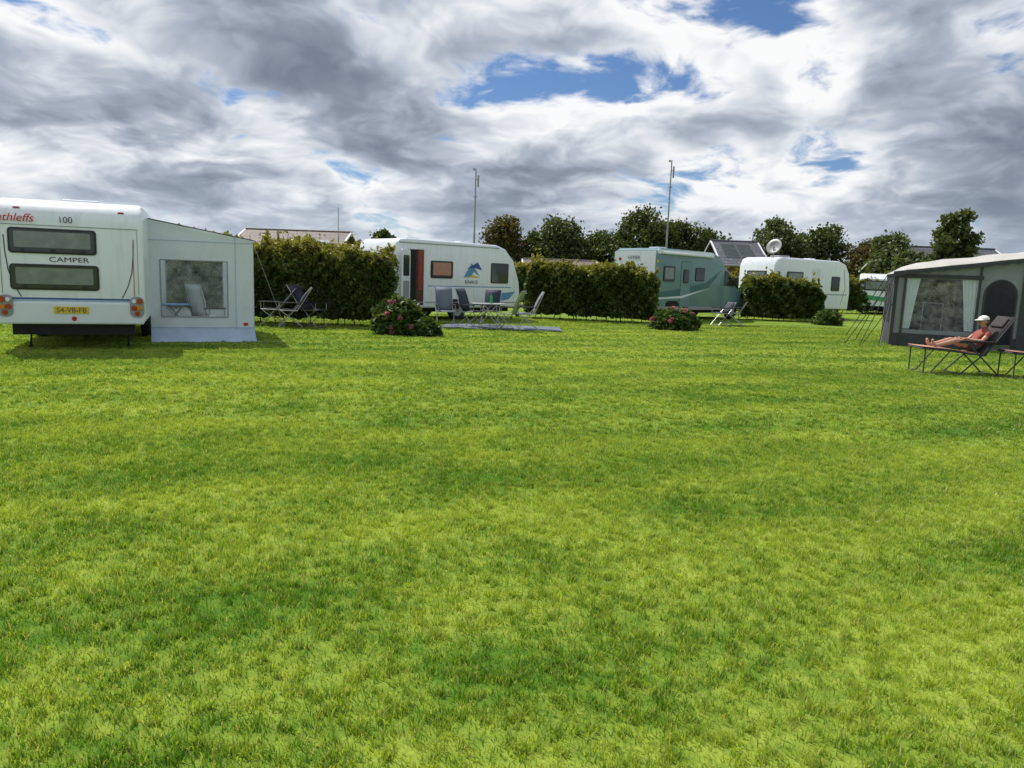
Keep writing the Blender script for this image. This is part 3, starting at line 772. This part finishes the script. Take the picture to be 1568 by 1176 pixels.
# ------------------------------------------------------------------ recliner loungers and sunbather
def lounger(name, loc, rz, fab, towel=None):
    e = empty(name, loc, rz); hw = .29; e.scale = (.94, .97, .97)
    s = []
    for y in (-hw, hw):
        s += [((0, y, .50), (.62, y, .46), .015), ((.62, y, .46), (1.27, y, .40), .016), ((1.25, y, .40), (1.76, y, 1.14), .016),
              ((.06, y, .49), (.06, y, .02), .014), ((.06, y, .02), (.20, y, .02), .014), ((.55, y, .46), (.20, y, .015), .013),
              ((.80, y, .02), (1.42, y, .62), .015), ((1.55, y, .02), (.92, y, .60), .015), ((.70, y, .64), (1.44, y, .66), .015),
              ((.92, y, .60), (.84, y, .64), .014), ((.74, y, .02), (.86, y, .02), .015), ((1.50, y, .02), (1.62, y, .02), .015)]
    for a in ((0, .50), (.62, .46), (.06, .02), (.8, .02), (1.55, .02), (1.76, 1.14), (1.27, .40)):
        s.append(((a[0], -hw, a[1]), (a[0], hw, a[1]), .012))
    tubes('frame', e, M['charcoal'], s)
    for y in (-hw, hw): box('armrest', e, M['chairbrown'], .72, 1.44, y-.03, y+.03, .655, .685, .01)
    path = [(0.0, .515), (.3, .495), (.62, .475), (.95, .425), (1.25, .42), (1.37, .60), (1.49, .775), (1.63, .975), (1.76, 1.16)]
    def strip(nm, pts, mt, w_, th):
        V = []
        for (x, z) in pts: V += [(x, -w_, z), (x, w_, z)]
        F = [(2*i, 2*i+1, 2*i+3, 2*i+2) for i in range(len(pts)-1)]
        o = obj(nm, V, F, mt, e, True); md = o.modifiers.new('t', 'SOLIDIFY'); md.thickness = th; md.offset = 0
    strip('fabric', path, fab, hw-.015, .035)
    pl = box('head_pillow', e, fab, -.11, .11, -.2, .2, -.03, .03, .025)
    pl.location = (1.64, 0, 1.04); pl.rotation_euler = (0, R(-55), 0)
    if towel: strip('towel', [(x, z+.022) for x, z in path[:4]]+[(1.15, .44)], towel, hw+.01, .012)
    return e
LG = (7.80, 14.35, 0)
lounger('sun_lounger', LG, R(-2), M['chairbrown'], M['pad'])
lounger('sun_lounger', (9.25, 13.9, 0), R(-8), M['chairbrown'], M['pad'])

def skin_mesh(verts, edges, radii, root, sub=2):
    me = bpy.data.meshes.new('tmp'); me.from_pydata(verts, edges, []); me.update()
    ob = bpy.data.objects.new('tmp', me); COL.objects.link(ob)
    md = ob.modifiers.new('Skin', 'SKIN'); md.use_smooth_shade = True
    sv = me.skin_vertices[0].data
    for i, r in enumerate(radii):
        sv[i].radius = r if isinstance(r, tuple) else (r, r); sv[i].use_root = (i == root)
    sd = ob.modifiers.new('Sub', 'SUBSURF'); sd.levels = sub; sd.render_levels = sub
    dg = bpy.context.evaluated_depsgraph_get(); dg.update()
    out = bpy.data.meshes.new_from_object(ob.evaluated_get(dg))
    bpy.data.objects.remove(ob); return out

def person():
    e = empty('seated_person', LG, R(-2)); e.scale = (.94, .97, .97)
    V = []; E = []; Rr = []; seg = []
    def add(p, r, parent=None):
        V.append(p); Rr.append(r)
        if parent is not None: E.append((parent, len(V)-1))
        return len(V)-1
    pel = add((1.17, 0, .545), (.12, .15))
    sp1 = add((1.25, 0, .66), (.10, .13), pel)
    ch_ = add((1.33, 0, .79), (.105, .15), sp1)
    nb = add((1.355, 0, .90), (.06, .07), ch_)
    nk = add((1.34, 0, .95), (.047, .047), nb)
    h1 = add((1.31, 0, 1.01), (.075, .07), nk)
    h2 = add((1.305, 0, 1.07), (.095, .078), h1)
    h3 = add((1.31, 0, 1.13), (.07, .06), h2)
    segs = [(pel, sp1, 'shirt'), (sp1, ch_, 'shirt'), (ch_, nb, 'shirt'), (nb, nk, 'skin'), (nk, h1, 'skin'), (h1, h2, 'skin'), (h2, h3, 'skin')]
    for s in (-1, 1):
        hp = add((1.13, s*.09, .535), .088, pel); th = add((.97, s*.10, .595), .078, hp); kn = add((.76, s*.11, .665), .058, th)
        kn2 = add((.72, s*.11, .655), .055, kn)
        cf = add((.58, s*.105, .61), .052, kn2); an = add((.36, s*.10, .555), .036, cf); ft = add((.30, s*.10, .57), .04, an)
        toe = add((.27, s*.115, .685), .026, ft)
        segs += [(pel, hp, 'shorts'), (hp, th, 'shorts'), (th, kn, 'skin'), (kn, kn2, 'skin'), (kn2, cf, 'skin'), (cf, an, 'skin'), (an, ft, 'skin'), (ft, toe, 'skin')]
        sh = add((1.34, s*.17, .835), .058, ch_); ua = add((1.27, s*.215, .76), .046, sh); el_ = add((1.18, s*.235, .675), .038, ua)
        fa = add((1.08, s*.20, .685), .036, el_); wr = add((.98, s*.155, .70), .026, fa); pm = add((.92, s*.14, .705), (.022, .04), wr)
        segs += [(ch_, sh, 'shirt'), (sh, ua, 'shirt'), (ua, el_, 'skin'), (el_, fa, 'skin'), (fa, wr, 'skin'), (wr, pm, 'skin')]
    me = skin_mesh(V, E, Rr, pel, 2)
    mats = ['skin', 'shirt', 'shorts']
    me.materials.clear()
    for k in mats: me.materials.append(M[k])
    VV = [Vector(v) for v in V]
    mi = []
    for p in me.polygons:
        c = p.center; best = 1e9; bk = 'skin'
        for a, b, k in segs:
            A, B = VV[a], VV[b]; d = B-A; t = max(0, min(1, (c-A).dot(d)/d.length_squared)); q = (c-(A+d*t)).length
            ra = (Rr[a] if not isinstance(Rr[a], tuple) else max(Rr[a])); rb = (Rr[b] if not isinstance(Rr[b], tuple) else max(Rr[b]))
            q -= (ra*(1-t)+rb*t)
            if q < best: best = q; bk = k
        mi.append(mats.index(bk))
    me.polygons.foreach_set('material_index', mi); me.polygons.foreach_set('use_smooth', [True]*len(mi)); me.update()
    link(bpy.data.objects.new('body', me), e)
    for s in (-1, 1):
        for k in range(4):
            y0 = s*(.14+(k-1.5)*.019); ln = (.055, .068, .062, .048)[k]
            fv = [(.945, s*.14+(y0-s*.14)*.6, .706), (.905, y0, .712), (.905-ln*.45, y0, .715), (.905-ln*.8, y0, .703), (.905-ln, y0, .688)]
            fm = skin_mesh(fv, [(0, 1), (1, 2), (2, 3), (3, 4)], [.010, .0095, .009, .008, .0065], 0, 1)
            fm.materials.clear(); fm.materials.append(M['skin']); link(bpy.data.objects.new('finger', fm), e)
        fv = [(.955, s*.13, .705), (.935, s*.095, .705), (.905, s*.078, .70), (.885, s*.072, .692)]
        fm = skin_mesh(fv, [(0, 1), (1, 2), (2, 3)], [.013, .012, .010, .008], 0, 1)
        fm.materials.clear(); fm.materials.append(M['skin']); link(bpy.data.objects.new('thumb', fm), e)
    def ball(nm, loc, sc, mt):
        bm = bmesh.new(); bmesh.ops.create_uvsphere(bm, u_segments=14, v_segments=10, radius=1)
        o = from_bm(nm, bm, mt, e, True); o.location = loc; o.scale = sc; return o
    ox = -.045; oz = .005
    ball('nose', (1.262+ox, 0, 1.035+oz), (.022, .014, .022), M['skin']); ball('mouth', (1.277+ox, 0, .998+oz), (.010, .024, .007), M['red'])
    for s in (-1, 1):
        ball('eye', (1.275+ox, s*.03, 1.06+oz), (.010, .013, .008), M['dark']); ball('ear', (1.365+ox, s*.079, 1.045+oz), (.020, .010, .030), M['skin'])
    ball('hair', (1.385+ox, 0, 1.05+oz), (.088, .084, .095), M['hair'])
    bm = bmesh.new(); bmesh.ops.create_uvsphere(bm, u_segments=24, v_segments=16, radius=1)
    bmesh.ops.delete(bm, geom=[v for v in bm.verts if v.co.z < -.05], context='VERTS')
    o = from_bm('cap_crown', bm, M['cap'], e, True); o.location = (1.355+ox, 0, 1.085+oz); o.scale = (.112, .096, .085); o.rotation_euler = (0, R(-8), 0)
    V2 = []; F2 = []; n = 12
    for i in range(n+1):
        t = R(-75+150*i/n)
        V2 += [(1.355+ox-.105*math.cos(t), .090*math.sin(t), 1.093), (1.355+ox-.105*math.cos(t)-.075*math.cos(t)**.6, .085*math.sin(t), 1.073)]
    for i in range(n): F2.append((2*i, 2*i+1, 2*i+3, 2*i+2))
    b_ = obj('cap_brim', V2, F2, M['cap'], e, True); md = b_.modifiers.new('t', 'SOLIDIFY'); md.thickness = .006
person()

# ------------------------------------------------------------------ camp furniture
for (x, y, rz, f, rc, hg) in ((-6.55, 20.0, 190, 'chairblue', .75, 1.0), (-6.0, 19.7, 200, 'chairblue', .6, 1.05), (-5.45, 20.1, -20, 'chairblue', .7, 1.1),
                              (-2.02, 21.7, -75, 'chairgrey', .30, 1.15), (-1.30, 22.2, -30, 'chairblue', .30, 1.12), (-.22, 21.6, 165, 'chairgreen', .4, 1.12),
                              (.35, 22.0, 185, 'chairgrey', .40, 1.1), (-.75, 22.9, -100, 'chairblue', .30, 1.1),
                              (7.6, 27.3, 200, 'chairblue', .5, .85), (8.2, 27.8, 160, 'chairblue', .5, .85)):
    folding_chair('folding_chair', (x, y, 0.02), R(rz), M[f], rc, hg)
camping_table('camping_table', (-.78, 22.0, .02), R(15), 1.0, .7, .72, M['grey'])
bt = empty('drinks_bottle', (-.7, 22.0, .74))
tubes('body', bt, M['green'], [((0, 0, 0), (0, 0, .18), .04), ((0, 0, .18), (0, 0, .25), .04, .015), ((0, 0, .25), (0, 0, .30), .015)])
box('groundsheet', None, M['sheet'], -2.1, 1.4, 21.4, 23.2, .022, .032)

# ------------------------------------------------------------------ hedges and bushes
def hedge(name, p0, p1, th, h0, h1, n, leaf=.06, rough=1.0):
    p0 = Vector((*p0, 0)); p1 = Vector((*p1, 0)); d = p1-p0; Ln = d.length
    e = empty(name, p0, math.atan2(d.y, d.x))
    ks = rng.uniform(0, 6.28, 8)
    def hh(x): return h0+(h1-h0)*x/Ln+rough*(.08*np.sin(x*2.1+ks[0])+.06*np.sin(x*5.3+ks[1])+.045*np.sin(x*11+ks[2])+.03*np.sin(x*23+ks[6]))
    def endr(x): return -.35*np.exp(-(np.minimum(x, Ln-x)/.18).clip(0))
    x = rng.uniform(-.05, Ln+.05, n); H = hh(x)+endr(x); z = rng.uniform(.07, 1, n)**.9*H
    y = rng.uniform(-th/2, th/2, n)
    k = rng.random(n)
    fr = k < .55; y[fr] = -th/2+rng.normal(0, .06, fr.sum())+.12*np.clip(.5-z[fr], 0, 1); tp = (k > .55) & (k < .75); z[tp] = H[tp]+rng.normal(0, .06, tp.sum())
    bk = k > .93; y[bk] = th/2
    bump = .15*np.sin(x*3.7+ks[3]+z*2)+.10*np.sin(z*6+x*8+ks[4])+.06*np.sin(z*13-x*15+ks[7]); y = y-np.where(fr, bump, 0)
    m = int(n*.07)
    sx0 = rng.uniform(0, Ln, m//8+1); pk = rng.integers(0, len(sx0), m)
    ln_ = rng.exponential(.12, len(sx0))+.05; tpar = rng.random(m)
    sx = sx0[pk]+rng.normal(0, .025, m); sz = hh(sx)+tpar*ln_[pk]; sy0 = rng.uniform(-th/2, th/2, len(sx0)); sy = sy0[pk]+rng.normal(0, .02, m)
    P = np.concatenate([np.stack([x, y, z], 1), np.stack([sx, sy, sz], 1)])
    g = np.sin(P[:, 0]*4.1+ks[5])*np.sin(P[:, 2]*7.3+P[:, 0]*2)+rng.normal(0, .45, len(P))-.5*np.clip(.45-P[:, 2], 0, 1)
    P = P[g > -.85]
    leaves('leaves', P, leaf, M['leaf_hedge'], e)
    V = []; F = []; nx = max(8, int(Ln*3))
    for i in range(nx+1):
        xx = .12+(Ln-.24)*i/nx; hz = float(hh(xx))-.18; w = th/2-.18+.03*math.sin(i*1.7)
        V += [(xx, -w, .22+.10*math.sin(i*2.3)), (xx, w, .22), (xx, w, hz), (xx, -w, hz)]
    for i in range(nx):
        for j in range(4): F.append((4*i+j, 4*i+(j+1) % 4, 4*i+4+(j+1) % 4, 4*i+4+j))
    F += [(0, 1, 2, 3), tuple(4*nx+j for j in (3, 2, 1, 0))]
    obj('dark_core', V, F, M['stem'], e)  # dark core added inside the leaves to block light
    M_ = []
    for i in range(int(Ln/.33)):
        a = i*.33+random.uniform(-.12, .12); yy = random.uniform(-.2, .2)
        M_.append(((a, yy, 0), (a+random.uniform(-.15, .15), yy+random.uniform(-.08, .08), .75), .016, .010))
    tubes('stems', e, M['stem'], M_, 5)
    return e
hedge('hedge', (-10.5, 21.0), (-3.45, 21.5), .9, 2.32, 2.02, 34000)
hedge('hedge', (-9.0, 27.0), (-5.2, 27.6), .8, 2.40, 2.3, 9000, .08)
hedge('hedge', (.55, 28.6), (5.2, 27.3), .9, 1.98, 1.84, 20000, .07)
hedge('hedge', (10.1, 33.2), (13.5, 33.2), .9, 1.80, 1.65, 12000, .08)
hedge('hedge', (-3.0, 40), (13, 44), 1.0, 2.1, 2.1, 9000, .15)
hedge('hedge', (14, 46), (34, 44), 1.0, 2.0, 2.0, 9000, .15)
hedge('hedge', (-32, 40), (-9, 42), 1.0, 2.1, 2.1, 9000, .15)

def hydrangea(loc, rx, ry, h, nl, nf):
    e = empty('hydrangea_bush', loc)
    def dome(n, jit=.08):
        a = rng.uniform(0, 2*np.pi, n); c = rng.uniform(0, 1, n); s = np.sqrt(1-c**2)
        r = 1+rng.normal(0, jit, n)+.1*np.sin(a*5+c*6)
        return np.stack([rx*s*np.cos(a)*r, ry*s*np.sin(a)*r, h*(.08+.92*c)*r], 1)
    P = dome(nl); Q = dome(nl//2)*rng.uniform(.5, 1, (nl//2, 1))
    leaves('leaves', np.concatenate([P, Q]), .075, M['leaf_hyd'], e, .6, .6)
    bm = bmesh.new(); bmesh.ops.create_icosphere(bm, subdivisions=3, radius=1)
    for v in bm.verts: v.co = Vector((v.co.x*rx*.75, v.co.y*ry*.75, max(0, v.co.z)*h*.75))
    from_bm('dark_core', bm, M['stem'], e)
    C = dome(nf, .03)*1.06; pts = []
    for c in C:
        q = rng.normal(size=(80, 3)); q /= np.linalg.norm(q, axis=1, keepdims=True)
        pts.append(c+q*rng.uniform(.045, .085)*np.array([1, 1, .8]))
    leaves('flower_heads', np.concatenate(pts), .022, M['petal'], e, .2, .9)
hydrangea((-2.92, 18.9, 0), .64, .55, .80, 2300, 30)
hydrangea((-2.25, 18.6, 0), .38, .35, .40, 700, 2)
hydrangea((5.25, 24.3, 0), .74, .55, .62, 1900, 16)
hydrangea((12.9, 30.6, 0), .55, .5, .55, 900, 2)

# ------------------------------------------------------------------ trees
def tree(name, loc, ht, cw, mat, nleaf=5000, leaf=.13, crown0=.28, lumps=11, slim=1.0):
    e = empty(name, loc, random.uniform(0, 6))
    tr = .035*ht*.6
    segs = []; top = Vector((random.uniform(-.2, .2), 0, ht*.8)); prev = Vector((0, 0, 0)); pr = tr
    for i in range(1, 6):
        t = i/5; p = Vector((top.x*t+random.uniform(-.07, .07), random.uniform(-.07, .07), ht*.8*t)); r = tr*(1-.8*t)
        segs.append((prev, p, pr, r)); prev, pr = p, r
    P = []
    for i in range(lumps):
        a = i*2.4+random.uniform(-.4, .4); t = (i+.5)/lumps
        z = ht*(crown0+.04+(.92-crown0)*t); prof = math.sin(math.pi*min(1, .25+.70*t))**.7
        rr = cw/2*prof*random.uniform(.40, .78)
        c = Vector((math.cos(a)*rr, math.sin(a)*rr, z)); ls = cw*random.uniform(.17, .27)*(.60+.40*prof)
        st = Vector((0, 0, z*.72)); mid = (st+c)/2+Vector((0, 0, .12*ls))
        segs += [(st, mid, tr*.4, tr*.25), (mid, c, tr*.25, tr*.07)]
        for k in range(3):
            q = c+Vector((random.uniform(-1, 1), random.uniform(-1, 1), random.uniform(-.3, 1)))*ls*.8; segs.append((mid, q, tr*.12, tr*.04))
        n = int(nleaf/lumps); q = rng.normal(size=(n, 3)); q /= np.linalg.norm(q, axis=1, keepdims=True)
        rad = ls*rng.uniform(.35, 1.0, n)**.6*(1+.3*np.sin(q[:, 0]*7+i)*np.sin(q[:, 2]*6+q[:, 1]*5))
        stretch = np.array([1, 1, .85*slim])
        P.append(np.array(c)+q*rad[:, None]*stretch)
        m = n//6; w = rng.normal(size=(m, 3)); w /= np.linalg.norm(w, axis=1, keepdims=True)
        P.append(np.array(c)+w*(ls*rng.uniform(1.0, 1.5, m))[:, None]*stretch)
    tubes('trunk_and_limbs', e, M['bark'], segs, 7)
    leaves('foliage', np.concatenate(P), leaf, mat, e, .2, .7)
    return e
TR = [(-1.1, 60, 6.0, 4.4, 'leaf_tree3'), (1.4, 61, 5.0, 3.6, 'leaf_tree'), (3.4, 60, 5.9, 4.8, 'leaf_tree'), (6.6, 60, 5.0, 4.2, 'leaf_tree'), (5.2, 62, 4.6, 3.5, 'leaf_tree'),
      (9.4, 58, 6.7, 5.0, 'leaf_tree'), (11.4, 59, 5.9, 4.4, 'leaf_tree'), (13.4, 60, 6.0, 5.0, 'leaf_tree'), (15.6, 61, 5.5, 4.6, 'leaf_tree'), (8.0, 59, 5.2, 3.6, 'leaf_tree'),
      (20.0, 58, 6.4, 4.8, 'leaf_tree2'), (22.2, 59, 5.4, 3.8, 'leaf_tree'), (24.4, 60, 6.1, 4.4, 'leaf_tree'), (26.8, 57, 4.9, 4.0, 'leaf_tree3'), (24.8, 50, 5.0, 3.6, 'leaf_tree2'), (28.4, 58, 5.2, 4.2, 'leaf_tree2'),
      (26.7, 46, 6.4, 2.7, 'leaf_tree2'), (-11.0, 62, 4.9, 2.6, 'leaf_tree'), (34, 62, 4.6, 5, 'leaf_tree'), (30.5, 60, 4.8, 4, 'leaf_tree'), (23.6, 45, 3.6, 2.8, 'leaf_tree2')]
for x, y, h, w, m in TR:
    tree('tree', (x, y, 0), h, w, M[m], nleaf=8000 if h > 5.5 else 6000, leaf=.12, lumps=18 if h > 5.5 else 14, crown0=.14)
def treeline():
    e = empty('tree_line'); P = []
    for i in range(150):
        x = -95+i*1.3+random.uniform(-.6, .6); y = 88+random.uniform(-6, 6); h = random.uniform(2.0, 3.4) if x < -2 else random.uniform(3.4, 5.6)
        n = 260; q = rng.normal(size=(n, 3)); q /= np.linalg.norm(q, axis=1, keepdims=True)
        P.append(np.array([x, y, h*.5])+q*np.array([1.6, 1.4, h*.5])*rng.uniform(.6, 1.05, (n, 1)))
    leaves('foliage', np.concatenate(P), .35, M['leaf_tree'], e, .2, .8)
treeline()

# ------------------------------------------------------------------ houses
def house(name, x0, x1, y, depth, eave, ridge, roofmat, gable=.6, solar=False):
    e = empty(name, (x0, y, 0)); Ln = x1-x0
    box('walls', e, M['brick'], 0, Ln, 0, depth, 0, eave)
    for xx, nm in ((.0, 'gable_left'), (Ln, 'gable_right')):
        extr(nm, e, M['brick'], [(0, eave), (depth, eave), (depth/2, ridge-.12)], 'x', xx-.001 if xx else .002, xx+.1 if not xx else xx-.1)
    o_ = .35
    for nm, ya, yb in (('roof_front', -o_, depth/2), ('roof_back', depth+o_, depth/2)):
        za = eave-.12; V = [(-o_, ya, za), (Ln+o_, ya, za), (Ln+o_, yb, ridge), (-o_, yb, ridge)]
        ob = obj(nm, V, [(0, 1, 2, 3)], roofmat, e); md = ob.modifiers.new('t', 'SOLIDIFY'); md.thickness = .12; md.offset = 0
    tubes('verge_boards', e, M['white2'], [((-o_-.02, -o_, eave-.12), (-o_-.02, depth/2, ridge+.03), .07), ((-o_-.02, depth+o_, eave-.12), (-o_-.02, depth/2, ridge+.03), .07),
          ((Ln+o_, -o_, eave-.12), (Ln+o_, depth/2, ridge+.03), .07)], 4)
    tubes('ridge', e, roofmat, [((-o_, depth/2, ridge+.05), (Ln+o_, depth/2, ridge+.05), .1)], 8)
    tubes('gutter', e, M['grey'], [((-o_, -o_-.06, eave-.15), (Ln+o_, -o_-.06, eave-.15), .07)], 8)
    for k in range(int(Ln//2.4)):
        xx = .8+k*2.4
        box('window', e, M['glass'], xx, xx+1.1, -.03, .02, .9, 2.0); box('window_frame', e, M['white2'], xx-.06, xx+1.16, -.02, .02, .84, 2.06)
    if solar:
        dy = depth/2+o_; dz = ridge-eave+.12
        for k in range(int(Ln//1.1)):
            a = .2+k*1.1
            V = [(a, -o_+dy*t_, eave-.12+dz*t_+.09) for t_ in (.25, .85)]
            obj('solar_panel', [(a, V[0][1], V[0][2]), (a+1.0, V[0][1], V[0][2]), (a+1.0, V[1][1], V[1][2]), (a, V[1][1], V[1][2])], [(0, 1, 2, 3)], M['glass'], e)
house('brick_house', -17.4, -11.2, 46, 6.5, 2.75, 3.9, M['rooftile'])
house('brick_house', 25.0, 31.5, 47, 6.5, 2.8, 4.3, M['roofdark'], solar=True)
house('brick_house', 14.5, 17.2, 52, 6.0, 2.9, 4.5, M['roofdark'], solar=True)
house('brick_house', 0.8, 5.5, 52, 5.0, 2.0, 2.7, M['rooftile'])

# ------------------------------------------------------------------ masts
def mast(x, y, h, r=.05):
    e = empty('antenna_mast', (x, y, 0))
    tubes('pole', e, M['steel'], [((0, 0, 0), (0, 0, h*.55), r, r*.8), ((0, 0, h*.55), (0, 0, h), r*.7, r*.5)])
    tubes('antenna', e, M['grey'], [((-.10, 0, h-.1), (-.10, 0, h+.0), .05), ((.0, 0, h-.5), (.12, 0, h-.5), .02), ((.12, 0, h-.85), (.12, 0, h-.3), .045), ((-.08, 0, h-1.3), (.1, 0, h-1.3), .03)])
mast(-2.05, 36, 6.5, .06); mast(7.55, 38, 7.5, .06)
tubes('antenna_pole', None, M['steel'], [((-9.5, 40, 0), (-9.5, 40, 3.3), .035), ((-9.5, 40, 3.3), (-9.5, 40, 4.8), .02)])  # thin antenna with a slimmer upper section

# ------------------------------------------------------------------ camera
cd = bpy.data.cameras.new("camera"); cam = bpy.data.objects.new("camera", cd); link(cam)
cd.sensor_width = 36; cd.lens = 26; cd.clip_end = 3000; cd.clip_start = .05
pitch = R(8.4); roll = R(2.0)
fwd = Vector((0, math.cos(pitch), -math.sin(pitch)))
q = fwd.to_track_quat('-Z', 'Y')
cam.rotation_mode = 'QUATERNION'
cam.rotation_quaternion = q @ Matrix.Rotation(roll, 4, 'Z').to_quaternion()
cam.location = (0, 0, 1.6)
scene.camera = cam
scene.view_settings.view_transform = 'Standard'; scene.view_settings.look = 'None'; scene.view_settings.exposure = 0
